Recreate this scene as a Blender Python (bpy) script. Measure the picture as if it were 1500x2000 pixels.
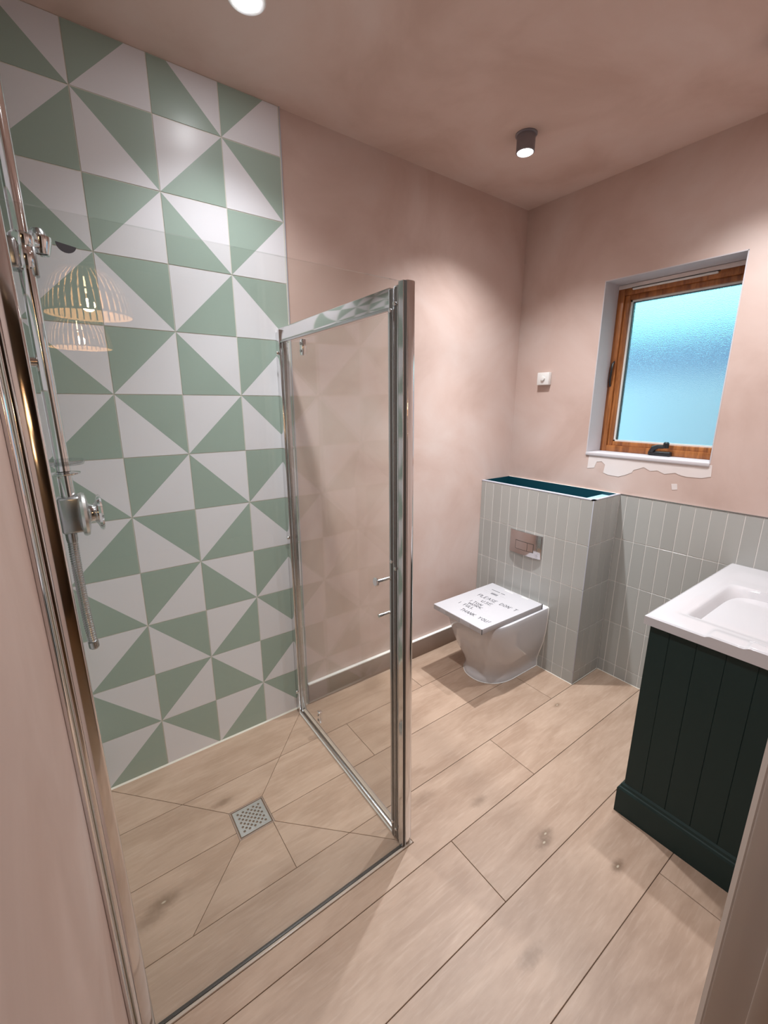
import bpy, bmesh, math, random
from mathutils import Vector, Matrix
random.seed(7)
R = math.radians
for o in list(bpy.data.objects): bpy.data.objects.remove(o)
SC = bpy.context.scene
COL = SC.collection

# ------------------------------------------------------------------ camera
cd = bpy.data.cameras.new('camera'); cam = bpy.data.objects.new('camera', cd); COL.objects.link(cam)
cam.location = (0.0586, -1.6307, 1.3734)
cam.rotation_euler = (1.323968, 0, -0.629048)
cd.sensor_fit = 'VERTICAL'; cd.sensor_height = 24.0; cd.lens = 844.4 / 2000 * 24.0
cd.clip_start = 0.01; cd.clip_end = 100
SC.camera = cam
# ------------------------------------------------------------------ world and exposure
w = bpy.data.worlds.new('sky'); SC.world = w; w.use_nodes = True
bg = w.node_tree.nodes['Background']
bg.inputs[0].default_value = (0.36, 0.92, 1.0, 1); bg.inputs[1].default_value = 2.0
vs = SC.view_settings
vs.view_transform = 'Standard'; vs.look = 'None'; vs.gamma = 1.0; vs.use_curve_mapping = False
vs.exposure = 0.0
LED = (0.93, 0.965, 1.0)
P_RECESSED, P_SURFACE, P_PENDANT = (36, 40), (58, 62), 8

# ------------------------------------------------------------------ dimensions (metres)
L = 2.177            # face of the grey tiles on the window wall
H = 2.348            # ceiling
YF = -1.56           # room face of the door wall
P = 0.2              # pattern tile pitch

# ------------------------------------------------------------------ materials
MATS = {}
def nt(name):
    m = bpy.data.materials.new(name); m.use_nodes = True
    MATS[name] = m
    return m, m.node_tree.nodes, m.node_tree.links, m.node_tree.nodes['Principled BSDF']
def simple(name, col, rough=.5, metal=0, spec=.5, coat=0, bump=None, emit=None, var=0):
    m, n, l, b = nt(name)
    b.inputs['Base Color'].default_value = (*col, 1); b.inputs['Roughness'].default_value = rough
    b.inputs['Metallic'].default_value = metal; b.inputs['Specular IOR Level'].default_value = spec
    b.inputs['Coat Weight'].default_value = coat; b.inputs['Coat Roughness'].default_value = .03
    if emit:
        b.inputs['Emission Color'].default_value = (*emit[0], 1); b.inputs['Emission Strength'].default_value = emit[1]
    if bump or var:
        tc = n.new('ShaderNodeTexCoord'); t = n.new('ShaderNodeTexNoise')
        t.inputs['Scale'].default_value = bump[0] if bump else 6; t.inputs['Detail'].default_value = 4
        l.new(tc.outputs['Object'], t.inputs['Vector'])
        if bump:
            bp = n.new('ShaderNodeBump'); bp.inputs['Strength'].default_value = bump[1]; bp.inputs['Distance'].default_value = .002
            l.new(t.outputs['Fac'], bp.inputs['Height']); l.new(bp.outputs[0], b.inputs['Normal'])
        if var:
            oi = n.new('ShaderNodeObjectInfo'); hs = n.new('ShaderNodeHueSaturation'); mr = n.new('ShaderNodeMapRange')
            mr.inputs[3].default_value = 1 - var; mr.inputs[4].default_value = 1 + var
            l.new(oi.outputs['Random'], mr.inputs[0]); l.new(mr.outputs[0], hs.inputs['Value'])
            hs.inputs['Color'].default_value = (*col, 1); l.new(hs.outputs[0], b.inputs['Base Color'])
    return m
def plaster(name, c1, c2, c3, scale):
    m, n, l, b = nt(name)
    tc = n.new('ShaderNodeTexCoord')
    t = n.new('ShaderNodeTexNoise'); t.inputs['Scale'].default_value = scale; t.inputs['Detail'].default_value = 5; t.inputs['Roughness'].default_value = .55
    t.inputs['Distortion'].default_value = .6
    l.new(tc.outputs['Object'], t.inputs['Vector'])
    r = n.new('ShaderNodeValToRGB'); r.color_ramp.elements[0].position = .33; r.color_ramp.elements[1].position = .66
    r.color_ramp.elements[0].color = (*c1, 1); r.color_ramp.elements[1].color = (*c3, 1)
    e = r.color_ramp.elements.new(.5); e.color = (*c2, 1)
    l.new(t.outputs['Fac'], r.inputs[0]); l.new(r.outputs[0], b.inputs['Base Color'])
    t2 = n.new('ShaderNodeTexNoise'); t2.inputs['Scale'].default_value = 9; t2.inputs['Detail'].default_value = 3
    l.new(tc.outputs['Object'], t2.inputs['Vector'])
    bp = n.new('ShaderNodeBump'); bp.inputs['Strength'].default_value = .12; bp.inputs['Distance'].default_value = .01
    l.new(t2.outputs['Fac'], bp.inputs['Height']); l.new(bp.outputs[0], b.inputs['Normal'])
    b.inputs['Roughness'].default_value = .62; b.inputs['Specular IOR Level'].default_value = .25
    return m
plaster('plaster', (.51, .365, .310), (.585, .44, .385), (.62, .495, .445), 2.2)
plaster('plaster_ceiling', (.56, .405, .34), (.63, .475, .41), (.66, .52, .46), 2.6)
simple('fresh_plaster', (.74, .66, .63), .8, bump=(20, .2))
simple('reveal_primer', (.56, .52, .535), .7, bump=(12, .15))
simple('tile_white', (.72, .71, .735), .30, spec=.35)
simple('tile_green', (.33, .412, .357), .30, spec=.35)
simple('tile_grey', (.42, .418, .395), .25, spec=.4, var=.05)
simple('grout_cream', (.66, .63, .55), .8)
simple('grout_pale', (.78, .75, .71), .8)
simple('grout_floor', (.17, .115, .08), .9)
simple('silicone', (.80, .78, .74), .35)
simple('chrome', (.82, .82, .83), .09, 1)
simple('chrome_satin', (.50, .51, .52), .25, 1)
simple('aluminium', (.72, .72, .71), .28, 1)
simple('dark_seal', (.05, .045, .04), .4)
simple('clear_seal', (.45, .38, .32), .25)
simple('plate_chrome', (.55, .52, .52), .10, 1)
simple('ceramic', (.57, .555, .57), .06, coat=.3)
simple('card', (.47, .455, .47), .6)
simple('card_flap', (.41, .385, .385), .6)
simple('card_tape', (.60, .58, .57), .35)
simple('ink', (.06, .06, .07), .7)
simple('ink_faint', (.42, .40, .41), .7)
simple('vanity_paint', (.011, .027, .0255), .48, spec=.3, bump=(40, .1))
simple('skirting', (.27, .195, .155), .45, bump=(8, .2))
simple('teal_membrane', (.004, .048, .068), .35, bump=(14, .3))  # teal darkened further: the shade inside the recess is in this colour
simple('pale_blue_board', (.30, .52, .62), .6)
simple('plastic_white', (.78, .76, .73), .35)
simple('black_metal', (.012, .013, .015), .35, spec=.5)
simple('bead_trim', (.45, .46, .52), .3)
simple('paint_frame', (.50, .43, .385), .35)
simple('hall_wall', (.14, .10, .08), .7)  # darkened so the chrome mirrors a dim hall
simple('hall_floor', (.30, .20, .13), .5)
simple('lamp_body', (.24, .22, .24), .35, .4)
simple('lamp_bezel', (.80, .80, .80), .4)
simple('led_face', (.9, .9, .9), .4, emit=((.96, .98, 1), 100))
simple('bulb_glow', (1, .8, .5), .4, emit=((1, .78, .50), 16))
simple('rattan', (.70, .52, .36), .6)
simple('cord', (.05, .045, .04), .6)
simple('garden_wall', (.92, .74, .88), .8, bump=(6, .3))
simple('hedge_leaf', (.40, .36, .54), .7)
simple('bush_leaf', (.22, .50, .34), .7)
simple('garden_ground', (.55, .60, .60), .8)
simple('drain_dark', (.01, .01, .01), .8)

def glass_mat(name, tint):
    # thin clear glass: tinted see-through plus a mirror reflection by Schlick's law
    m, n, l, b = nt(name); n.remove(b)
    out = n['Material Output']
    lw = n.new('ShaderNodeLayerWeight'); lw.inputs[0].default_value = .5
    pw = n.new('ShaderNodeMath'); pw.operation = 'POWER'; pw.inputs[1].default_value = 5; l.new(lw.outputs['Facing'], pw.inputs[0])
    ma = n.new('ShaderNodeMath'); ma.operation = 'MULTIPLY_ADD'; ma.inputs[1].default_value = .955; ma.inputs[2].default_value = .045
    l.new(pw.outputs[0], ma.inputs[0])
    tr = n.new('ShaderNodeBsdfTransparent'); tr.inputs[0].default_value = (*tint, 1)
    gl = n.new('ShaderNodeBsdfGlossy'); gl.inputs['Roughness'].default_value = 0.0
    mx = n.new('ShaderNodeMixShader'); l.new(ma.outputs[0], mx.inputs[0]); l.new(tr.outputs[0], mx.inputs[1]); l.new(gl.outputs[0], mx.inputs[2])
    l.new(mx.outputs[0], out.inputs[0])
    return m
glass_mat('shower_glass', (.983, .986, .978))
glass_mat('clear_plastic', (.90, .91, .91))
def frosted():
    m, n, l, b = nt('frosted_glass')
    b.inputs['Base Color'].default_value = (.96, 1, 1, 1); b.inputs['Transmission Weight'].default_value = 1
    b.inputs['Roughness'].default_value = .15; b.inputs['IOR'].default_value = 1.45
    tc = n.new('ShaderNodeTexCoord'); t = n.new('ShaderNodeTexNoise'); t.inputs['Scale'].default_value = 320; t.inputs['Detail'].default_value = 2
    l.new(tc.outputs['Object'], t.inputs['Vector'])
    bp = n.new('ShaderNodeBump'); bp.inputs['Strength'].default_value = .7; bp.inputs['Distance'].default_value = .0014
    l.new(t.outputs['Fac'], bp.inputs['Height']); l.new(bp.outputs[0], b.inputs['Normal'])
frosted()
def wood(name, c1, c2, stretch, scale, rough, var=.06, knots=False):
    m, n, l, b = nt(name)
    tc = n.new('ShaderNodeTexCoord'); oi = n.new('ShaderNodeObjectInfo')
    ad = n.new('ShaderNodeVectorMath'); ad.operation = 'MULTIPLY_ADD'; ad.inputs[1].default_value = (7.3, 3.1, 0)
    l.new(oi.outputs['Random'], ad.inputs[0]); l.new(tc.outputs['Object'], ad.inputs[2])
    mp = n.new('ShaderNodeMapping'); mp.inputs['Scale'].default_value = stretch; l.new(ad.outputs[0], mp.inputs[0])
    t1 = n.new('ShaderNodeTexNoise'); t1.inputs['Scale'].default_value = scale; t1.inputs['Detail'].default_value = 6; t1.inputs['Distortion'].default_value = .8
    l.new(mp.outputs[0], t1.inputs['Vector'])
    t2 = n.new('ShaderNodeTexNoise'); t2.inputs['Scale'].default_value = scale * 7; t2.inputs['Detail'].default_value = 3; l.new(mp.outputs[0], t2.inputs['Vector'])
    mx0 = n.new('ShaderNodeMath'); mx0.operation = 'MULTIPLY_ADD'; mx0.inputs[1].default_value = .28; l.new(t2.outputs['Fac'], mx0.inputs[0]); l.new(t1.outputs['Fac'], mx0.inputs[2])
    r = n.new('ShaderNodeValToRGB'); r.color_ramp.elements[0].position = .48; r.color_ramp.elements[1].position = .78
    r.color_ramp.elements[0].color = (*c1, 1); r.color_ramp.elements[1].color = (*c2, 1); l.new(mx0.outputs[0], r.inputs[0])
    last = r.outputs[0]
    if knots:
        mg = n.new('ShaderNodeMapping'); mg.inputs['Scale'].default_value = (6, 70, 10); l.new(ad.outputs[0], mg.inputs[0])
        t3 = n.new('ShaderNodeTexNoise'); t3.inputs['Scale'].default_value = 2; t3.inputs['Detail'].default_value = 5; t3.inputs['Distortion'].default_value = .5; l.new(mg.outputs[0], t3.inputs['Vector'])
        r3 = n.new('ShaderNodeMapRange'); r3.inputs[1].default_value = .52; r3.inputs[2].default_value = .74; r3.inputs[3].default_value = 0; r3.inputs[4].default_value = .30; l.new(t3.outputs['Fac'], r3.inputs[0])
        m3 = n.new('ShaderNodeMix'); m3.data_type = 'RGBA'; m3.inputs['B'].default_value = (.54, .41, .32, 1); l.new(r3.outputs[0], m3.inputs['Factor']); l.new(last, m3.inputs['A']); last = m3.outputs['Result']
        # printed knots (floor coordinates)
        for kx, ky, rad, dark in KNOTS:
            mk = n.new('ShaderNodeMapping'); mk.inputs['Location'].default_value = (-kx * .6, -ky * 1.3, 0); mk.inputs['Scale'].default_value = (.6, 1.3, 1); l.new(tc.outputs['Object'], mk.inputs[0])
            nv = n.new('ShaderNodeTexNoise'); nv.inputs['Scale'].default_value = 60; l.new(tc.outputs['Object'], nv.inputs['Vector'])
            ln = n.new('ShaderNodeVectorMath'); ln.operation = 'LENGTH'; l.new(mk.outputs[0], ln.inputs[0])
            wob = n.new('ShaderNodeMath'); wob.operation = 'MULTIPLY_ADD'; wob.inputs[1].default_value = rad * .9; l.new(nv.outputs['Fac'], wob.inputs[0]); l.new(ln.outputs['Value'], wob.inputs[2])
            mr = n.new('ShaderNodeMapRange'); mr.interpolation_type = 'SMOOTHSTEP'; mr.inputs[1].default_value = rad * .5; mr.inputs[2].default_value = rad * 1.9; mr.inputs[3].default_value = min(1, dark * 1.3); mr.inputs[4].default_value = 0; l.new(wob.outputs[0], mr.inputs[0])
            mk2 = n.new('ShaderNodeMix'); mk2.data_type = 'RGBA'; mk2.inputs['B'].default_value = (.17, .105, .065, 1); l.new(mr.outputs[0], mk2.inputs['Factor']); l.new(last, mk2.inputs['A']); last = mk2.outputs['Result']
            mr = n.new('ShaderNodeMapRange'); mr.inputs[1].default_value = .002; mr.inputs[2].default_value = .0045; mr.inputs[3].default_value = .7 if dark > .55 else 0; mr.inputs[4].default_value = 0; l.new(ln.outputs['Value'], mr.inputs[0])
            mk2 = n.new('ShaderNodeMix'); mk2.data_type = 'RGBA'; mk2.inputs['B'].default_value = (.58, .50, .38, 1); l.new(mr.outputs[0], mk2.inputs['Factor']); l.new(last, mk2.inputs['A']); last = mk2.outputs['Result']
    hs = n.new('ShaderNodeHueSaturation'); mr2 = n.new('ShaderNodeMapRange'); mr2.inputs[3].default_value = 1 - var; mr2.inputs[4].default_value = 1 + var
    l.new(oi.outputs['Random'], mr2.inputs[0]); l.new(mr2.outputs[0], hs.inputs['Value']); l.new(last, hs.inputs['Color'])
    l.new(hs.outputs[0], b.inputs['Base Color']); b.inputs['Roughness'].default_value = rough
    bp = n.new('ShaderNodeBump'); bp.inputs['Strength'].default_value = .1; bp.inputs['Distance'].default_value = .001
    l.new(t2.outputs['Fac'], bp.inputs['Height']); l.new(bp.outputs[0], b.inputs['Normal'])
KNOTS = [(.094, -.520, .026, .62), (.052, -.545, .030, .5), (1.147, -1.037, .020, .6), (1.118, -1.052, .022, .6), (1.235, -1.229, .018, .72), (.322, -.297, .022, .55), (.827, -1.209, .026, .5), (1.742, -.697, .014, .6), (1.06, -.826, .022, .45), (.90, -.70, .03, .3)]
wood('plank', (.335, .225, .158), (.425, .300, .220), (1, 4, 4), 3.2, .42, .05, True)
wood('oak_stain', (.20, .062, .018), (.42, .155, .045), (8, 8, 1), 5, .32, .05)

# ------------------------------------------------------------------ mesh helpers
class MB:
    def __init__(s): s.v = []; s.f = []; s.m = []
    def quadify(s, vs, fs, mi=0):
        o = len(s.v); s.v += [tuple(v) for v in vs]; s.f += [[i + o for i in f] for f in fs]; s.m += [mi] * len(fs); return s
    def box(s, a, b, mi=0):
        x0, y0, z0 = [min(p, q) for p, q in zip(a, b)]; x1, y1, z1 = [max(p, q) for p, q in zip(a, b)]
        return s.quadify([(x0,y0,z0),(x1,y0,z0),(x1,y1,z0),(x0,y1,z0),(x0,y0,z1),(x1,y0,z1),(x1,y1,z1),(x0,y1,z1)],
            [[0,3,2,1],[4,5,6,7],[0,1,5,4],[1,2,6,5],[2,3,7,6],[3,0,4,7]], mi)
    def prism(s, poly, z0, z1, mi=0, axis='z'):
        n = len(poly); M = {'z': lambda p, z: (p[0], p[1], z), 'x': lambda p, z: (z, p[0], p[1]), 'y': lambda p, z: (p[0], z, p[1])}[axis]
        vs = [M(p, z0) for p in poly] + [M(p, z1) for p in poly]
        return s.quadify(vs, [list(range(n))[::-1], list(range(n, 2 * n))] + [[i, (i + 1) % n, n + (i + 1) % n, n + i] for i in range(n)], mi)
    def tube(s, pts, rad, n=12, mi=0, caps=True):
        pts = [Vector(p) for p in pts]; rad = rad if isinstance(rad, (list, tuple)) else [rad] * len(pts)
        rings = []; ref = None
        for i, p in enumerate(pts):
            t = (pts[min(i + 1, len(pts) - 1)] - pts[max(i - 1, 0)]).normalized()
            if ref is None:
                ref = Vector((0, 0, 1)) if abs(t.z) < .9 else Vector((1, 0, 0))
            a = (ref - t * ref.dot(t)).normalized(); b = t.cross(a); ref = a
            rings.append([p + (a * math.cos(2 * math.pi * k / n) + b * math.sin(2 * math.pi * k / n)) * rad[i] for k in range(n)])
        vs = [v for r_ in rings for v in r_]; fs = []
        for i in range(len(pts) - 1):
            for k in range(n):
                fs.append([i*n + k, i*n + (k+1) % n, (i+1)*n + (k+1) % n, (i+1)*n + k])
        if caps: fs += [list(range(n))[::-1], [(len(pts)-1)*n + k for k in range(n)]]
        return s.quadify(vs, fs, mi)
    def lathe(s, prof, c, axis='z', n=24, mi=0, closed=False):
        # prof: list of (radius, height along axis)
        U = {'z': (Vector((1,0,0)), Vector((0,1,0)), Vector((0,0,1))), 'x': (Vector((0,1,0)), Vector((0,0,1)), Vector((1,0,0))), 'y': (Vector((0,0,1)), Vector((1,0,0)), Vector((0,1,0)))}[axis]
        c = Vector(c); vs = []; fs = []
        for r_, h in prof:
            for k in range(n):
                a = 2 * math.pi * k / n; vs.append(c + U[0] * r_ * math.cos(a) + U[1] * r_ * math.sin(a) + U[2] * h)
        m = len(prof)
        for i in range(m if closed else m - 1):
            j = (i + 1) % m
            for k in range(n): fs.append([i*n + k, i*n + (k+1) % n, j*n + (k+1) % n, j*n + k])
        if not closed: fs += [list(range(n))[::-1], [(m-1)*n + k for k in range(n)]]
        return s.quadify(vs, fs, mi)
    def mesh(s, name, mats, bevel=0, smooth=True, fn=None, seg=2, angle=35):
        me = bpy.data.meshes.new(name); vs = [fn(v) for v in s.v] if fn else s.v
        me.from_pydata(vs, [], s.f)
        for m in mats: me.materials.append(MATS[m])
        me.polygons.foreach_set('material_index', s.m)
        bm = bmesh.new(); bm.from_mesh(me)
        bmesh.ops.recalc_face_normals(bm, faces=bm.faces)
        if bevel:
            es = [e for e in bm.edges if len(e.link_faces) == 2 and e.calc_face_angle(0) > R(30)]
            bmesh.ops.bevel(bm, geom=es, offset=bevel, segments=seg, profile=.5, affect='EDGES', clamp_overlap=True)
        bm.to_mesh(me); bm.free()
        if smooth:
            me.polygons.foreach_set('use_smooth', [True] * len(me.polygons)); me.set_sharp_from_angle(angle=R(angle))
        return me
    def build(s, name, mats, parent=None, **k):
        return link(name, s.mesh(name, mats if isinstance(mats, (list, tuple)) else [mats], **k), parent)
def link(name, me, parent=None, loc=None, rz=0):
    o = bpy.data.objects.new(name, me); COL.objects.link(o)
    if parent:
        o.parent = parent
        pl = parent.location
        o.location = Vector(loc if loc else (0, 0, 0)) - (pl + (parent.parent.location if parent.parent else Vector()))
    elif loc: o.location = loc
    o.rotation_euler = (0, 0, rz)
    return o
def tag(o, label, cat=None, group=None, kind=None):
    o['label'] = label
    if cat: o['category'] = cat
    if group: o['group'] = group
    if kind: o['kind'] = kind
    return o
def thing(name, loc, label, cat, group=None):
    o = bpy.data.objects.new(name, None); COL.objects.link(o); o.location = loc; o.empty_display_size = .05
    return tag(o, label, cat, group)
def box(a, b): return MB().box(a, b)
def clip(poly, axis, val, keep_less):
    out = []
    for i in range(len(poly)):
        a, b = poly[i], poly[(i + 1) % len(poly)]
        ia = (a[axis] <= val) if keep_less else (a[axis] >= val); ib = (b[axis] <= val) if keep_less else (b[axis] >= val)
        if ia: out.append(a)
        if ia != ib:
            t = (val - a[axis]) / (b[axis] - a[axis]); out.append((a[0] + (b[0]-a[0])*t, a[1] + (b[1]-a[1])*t))
    res = []
    for q in out:
        if not res or (abs(q[0]-res[-1][0]) + abs(q[1]-res[-1][1])) > 1e-6: res.append(q)
    if len(res) > 1 and abs(res[0][0]-res[-1][0]) + abs(res[0][1]-res[-1][1]) < 1e-6: res.pop()
    return res if len(res) > 2 else []
def cliprect(poly, x0, x1, y0, y1):
    for ax, v, l in ((0, x0, False), (0, x1, True), (1, y0, False), (1, y1, True)):
        poly = clip(poly, ax, v, l) if poly else []
    return poly
def area(p): return .5 * sum(p[i][0]*p[(i+1) % len(p)][1] - p[(i+1) % len(p)][0]*p[i][1] for i in range(len(p)))
def inset(poly, d):
    if area(poly) < 0: poly = poly[::-1]
    # drop collinear points
    q = []
    for i in range(len(poly)):
        a, b, c = Vector(poly[i-1]), Vector(poly[i]), Vector(poly[(i+1) % len(poly)])
        if abs((b-a).normalized().cross((c-b).normalized())) > 1e-4: q.append(poly[i])
    out = []
    for i in range(len(q)):
        a, b, c = Vector(q[i-1]), Vector(q[i]), Vector(q[(i+1) % len(q)])
        u = (b-a).normalized(); v = (c-b).normalized()
        n1 = Vector((-u.y, u.x)); n2 = Vector((-v.y, v.x))
        k = 1 + n1.dot(n2)
        out.append(tuple(b + (n1 + n2) * (d / max(k, .15))))
    return out

# ================================================================== ROOM SHELL
# floor: bedding slab plus every plank
floor = box((-.012, -1.68, -.06), (2.40, .02, -.0035)).build('floor', 'grout_floor', smooth=False)
tag(floor, 'pale oak-look plank floor running through bathroom and shower', 'floor', kind='structure')
def plank(poly, parent=floor, gap=.0010):
    poly = inset(poly, gap)
    m = MB(); n = len(poly); mid = inset(poly, .0007)
    vs = [(p[0], p[1], -.010) for p in poly] + [(p[0], p[1], -.0007) for p in poly] + [(p[0], p[1], 0) for p in mid]
    fs = [[i, (i+1) % n, n+(i+1) % n, n+i] for i in range(n)] + [[n+i, n+(i+1) % n, 2*n+(i+1) % n, 2*n+i] for i in range(n)] + [list(range(2*n, 3*n)), list(range(n))[::-1]]
    m.quadify(vs, fs); m.build('plank', 'plank', parent, smooth=False)
rows = [(.0, -.2205), (-.2205, -.438), (-.438, -.655), (-.655, -.872), (-.872, -1.0905), (-1.0905, -1.312), (-1.312, -1.53), (-1.53, -1.66)]
joint = [1.32, .880, .4395, 1.32, .8795, .4395, 1.3175, .88]
XS, YS = .777, -.804          # outer corner of the shower floor
for r_, ((ya, yb), j) in enumerate(zip(rows, joint)):
    xs = sorted({-.012, L + .006, *[v for v in (j - 1.322, j, j + 1.322) if .0 < v < L - .02]})
    for xa, xb in zip(xs[:-1], xs[1:]):
        if yb >= YS - 1e-6 or ya > YS:
            if r_ == 3 and xa < XS:      # the row that turns round the shower corner
                plank([(xa, YS), (xa, yb), (xb, yb), (xb, ya), (XS, ya), (XS, YS)])
                continue
            if xb <= XS: continue
            plank([(max(xa, XS), yb), (xb, yb), (xb, ya), (max(xa, XS), ya)])
        else:
            plank([(xa, yb), (xb, yb), (xb, ya), (xa, ya)])
# shower floor: rows cut by the falls towards the drain
DX0, DX1, DY0, DY1 = .327, .445, -.470, -.352
A_, B_, C_, E_ = (0, 0), (XS, 0), (XS, YS), (.141, -.655)
facets = [[A_, (DX0, DY1), (DX1, DY1), B_], [B_, (DX1, DY1), (DX1, DY0), C_],
          [(DX0, DY0), E_, (0, -.655), (0, YS), C_, (DX1, DY0)], [A_, (0, -.655), E_, (DX0, DY0), (DX0, DY1)]]
for fct in facets:
    for r_, (ya, yb) in enumerate(rows[:4]):
        cuts = [0, .4395, XS] if r_ == 2 else [0, XS]
        for xa, xb in zip(cuts[:-1], cuts[1:]):
            pl = cliprect(fct, xa, xb, max(yb, YS), ya)
            if pl and abs(area(pl)) > 3e-5: plank(pl, gap=.0007)

# pattern-tiled back wall, pale plaster beyond
wall_back = box((-.15, .007, -.06), (2.46, .14, H + .02)).build('wall_back', 'plaster', smooth=False)
tag(wall_back, 'pink plaster wall with a green and white triangle tiled shower section', 'wall', kind='structure')
wall_left = MB().box((-.15, -1.68, -.06), (-.012, .14, H + .02)).build('wall_left', 'plaster', smooth=False)
tag(wall_left, 'bare pink plaster wall at the left, tiled inside the shower', 'wall', kind='structure')
TRI = {0: ([(0,0),(P,0),(P,P)], [(0,0),(P,P),(0,P)]), 1: ([(0,P),(P,0),(P,P)], [(0,0),(P,0),(0,P)]),
       2: ([(0,P),(0,0),(P,0)], [(P,0),(P,P),(0,P)]), 3: ([(0,0),(P,P),(0,P)], [(0,0),(P,0),(P,P)])}
tile_cache = {}
def pattern_tile(kind, top):
    key = (kind, round(top, 4))
    if key in tile_cache: return tile_cache[key]
    g = .0014; x0, x1, y0, y1 = g, P - g, g, min(P - g, top)
    m = MB()
    for mi, tri in enumerate(TRI[kind]):
        poly = cliprect(tri, x0, x1, y0, y1)
        if not poly: continue
        n = len(poly); vs = [(p[0], 0, p[1]) for p in poly] + [(p[0], .0065, p[1]) for p in poly]; fs = [list(range(n))]
        for i in range(n):
            a, b = poly[i], poly[(i+1) % n]
            if any(abs(a[ax]-v) < 1e-6 and abs(b[ax]-v) < 1e-6 for ax, v in ((0, x0), (0, x1), (1, y0), (1, y1))):
                fs.append([i, (i+1) % n, n+(i+1) % n, n+i])
        m.quadify(vs, fs, mi)
    me = bpy.data.meshes.new('pattern_tile'); me.from_pydata(m.v, [], m.f)
    me.materials.append(MATS['tile_green']); me.materials.append(MATS['tile_white']); me.polygons.foreach_set('material_index', m.m)
    bm = bmesh.new(); bm.from_mesh(me)
    bmesh.ops.remove_doubles(bm, verts=bm.verts, dist=1e-5)
    bmesh.ops.recalc_face_normals(bm, faces=bm.faces)
    c = Vector((P/2, .003, min(P, top)/2))
    if sum((f.calc_center_median() - c).dot(f.normal) * f.calc_area() for f in bm.faces) < 0: bmesh.ops.reverse_faces(bm, faces=bm.faces)
    bm.to_mesh(me); bm.free()
    tile_cache[key] = me
    return me
g1 = box((0, .0014, 0), (.803, .0068, H)).build('grout', 'grout_cream', wall_back, smooth=False)
g2 = box((-.0118, -.803, 0), (-.0014, 0, H)).build('grout', 'grout_cream', wall_left, smooth=False)
for k in range(12):
    top = min(P, H - k * P - .002)
    for i in range(4):
        kind = (0 if i % 2 == 0 else 1) + (0 if k % 2 == 0 else 2)
        link('tile', pattern_tile(kind, top), wall_back, (i * P, 0, k * P))
        kind = (1 if i % 2 == 0 else 0) + (0 if k % 2 == 0 else 2)
        link('tile', pattern_tile(kind, top), wall_left, (0, -(i + 1) * P, k * P), R(90))
box((.803, -.0015, 0), (.8055, .0068, H)).build('tile_edge_trim', 'bead_trim', wall_back, smooth=False)
bead = MB(); bead.prism([(0, 0), (-.005, 0), (0, .005)], 0.004, .80, axis='x'); bead.build('silicone_bead', 'grout_cream', wall_back, smooth=False)
bead = MB(); bead.prism([(0.0, 0.0), (.005, 0), (0, .005)], -.80, 0, axis='y'); bead.build('silicone_bead', 'silicone', wall_left, smooth=False)
bead = MB(); bead.prism([(0, 0), (.004, 0), (0, -.004)], 0, H); bead.build('corner_bead', 'grout_cream', wall_left, smooth=False)

ceiling = box((-.15, -1.68, H), (2.46, .14, H + .12)).build('ceiling', 'plaster_ceiling', smooth=False)
tag(ceiling, 'bare pink plaster ceiling with spotlights', 'ceiling', kind='structure')

# window wall with its opening
WY0, WY1, WZ0, WZ1 = -.987, -.455, 1.131, 1.92
xw = 2.183
WF0 = WY0 - .062      # the frame runs on behind the right-hand reveal
mb = MB()
mb.box((xw, -1.68, -.06), (2.44, .007, WZ0)); mb.box((xw, -1.68, WZ1), (2.44, .007, H)); mb.box((xw, -1.68, WZ0), (2.300, WY0, WZ1)); mb.box((2.300, -1.68, WZ0), (2.44, WF0, WZ1)); mb.box((xw, WY1, WZ0), (2.44, .007, WZ1))
wall_right = mb.build('wall_right', 'plaster', smooth=False)
tag(wall_right, 'pink plaster window wall, grey tiled along the bottom', 'wall', kind='structure')
pts = [(-.472,1.126),(-.470,1.052),(-.505,1.059),(-.515,1.090),(-.54,1.094),(-.558,1.080),(-.554,1.040),(-.58,1.032),(-.628,1.030),(-.655,1.04),(-.688,1.057),(-.693,1.069),(-.715,1.078),(-.736,1.088),(-.767,1.074),(-.795,1.080),(-.825,1.068),(-.867,1.078),(-.89,1.07),(-.915,1.067),(-.967,1.069),(-.999,1.079),(-.996,1.126)]
mb = MB(); mb.prism(pts, xw - .0012, xw + .001, axis='x'); o = mb.build('plaster_patch', 'fresh_plaster', wall_right, smooth=False); o['label'] = 'ragged pale patch of fresh plaster under the window'
mb = MB(); mb.prism([(-.859,1.029),(-.881,1.032),(-.886,1.007),(-.865,1.003)], xw - .001, xw + .001, axis='x'); mb.build('plaster_patch', 'fresh_plaster', wall_right, smooth=False)

# grey stacked tiles
ZR = [0, .066, .289, .508, .729, .946]
gcache = {}
def grey_tile(parent, wdt, hgt, loc, rz):
    key = (round(wdt, 4), round(hgt, 4))
    if key not in gcache: gcache[key] = box((.0014, 0, .0014), (wdt - .0014, .0065, hgt - .0014)).mesh('grey_tile', ['tile_grey'], bevel=.0007, seg=1, smooth=False)
    return link('tile', gcache[key], parent, loc, rz)
XB, YB = 1.939, -.652
cols = [-.652 - .032 - .0567 * i for i in range(17)]
cols = [-.652] + [c for c in cols if c > YF + .01] + [YF]
box((L + .0014, YF, 0), (xw + .001, YB - .0010, .946)).build('grout', 'grout_pale', wall_right, smooth=False)
for a, b in zip(cols[:-1], cols[1:]):
    for za, zb in zip(ZR[:-1], ZR[1:]):
        grey_tile(wall_right, a - b, zb - za, (L, a, za), R(-90))
box((L - .0008, YF, .946), (xw + .001, YB - .0012, .9505)).build('tile_edge_trim', 'chrome_satin', wall_right, smooth=False)
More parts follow.
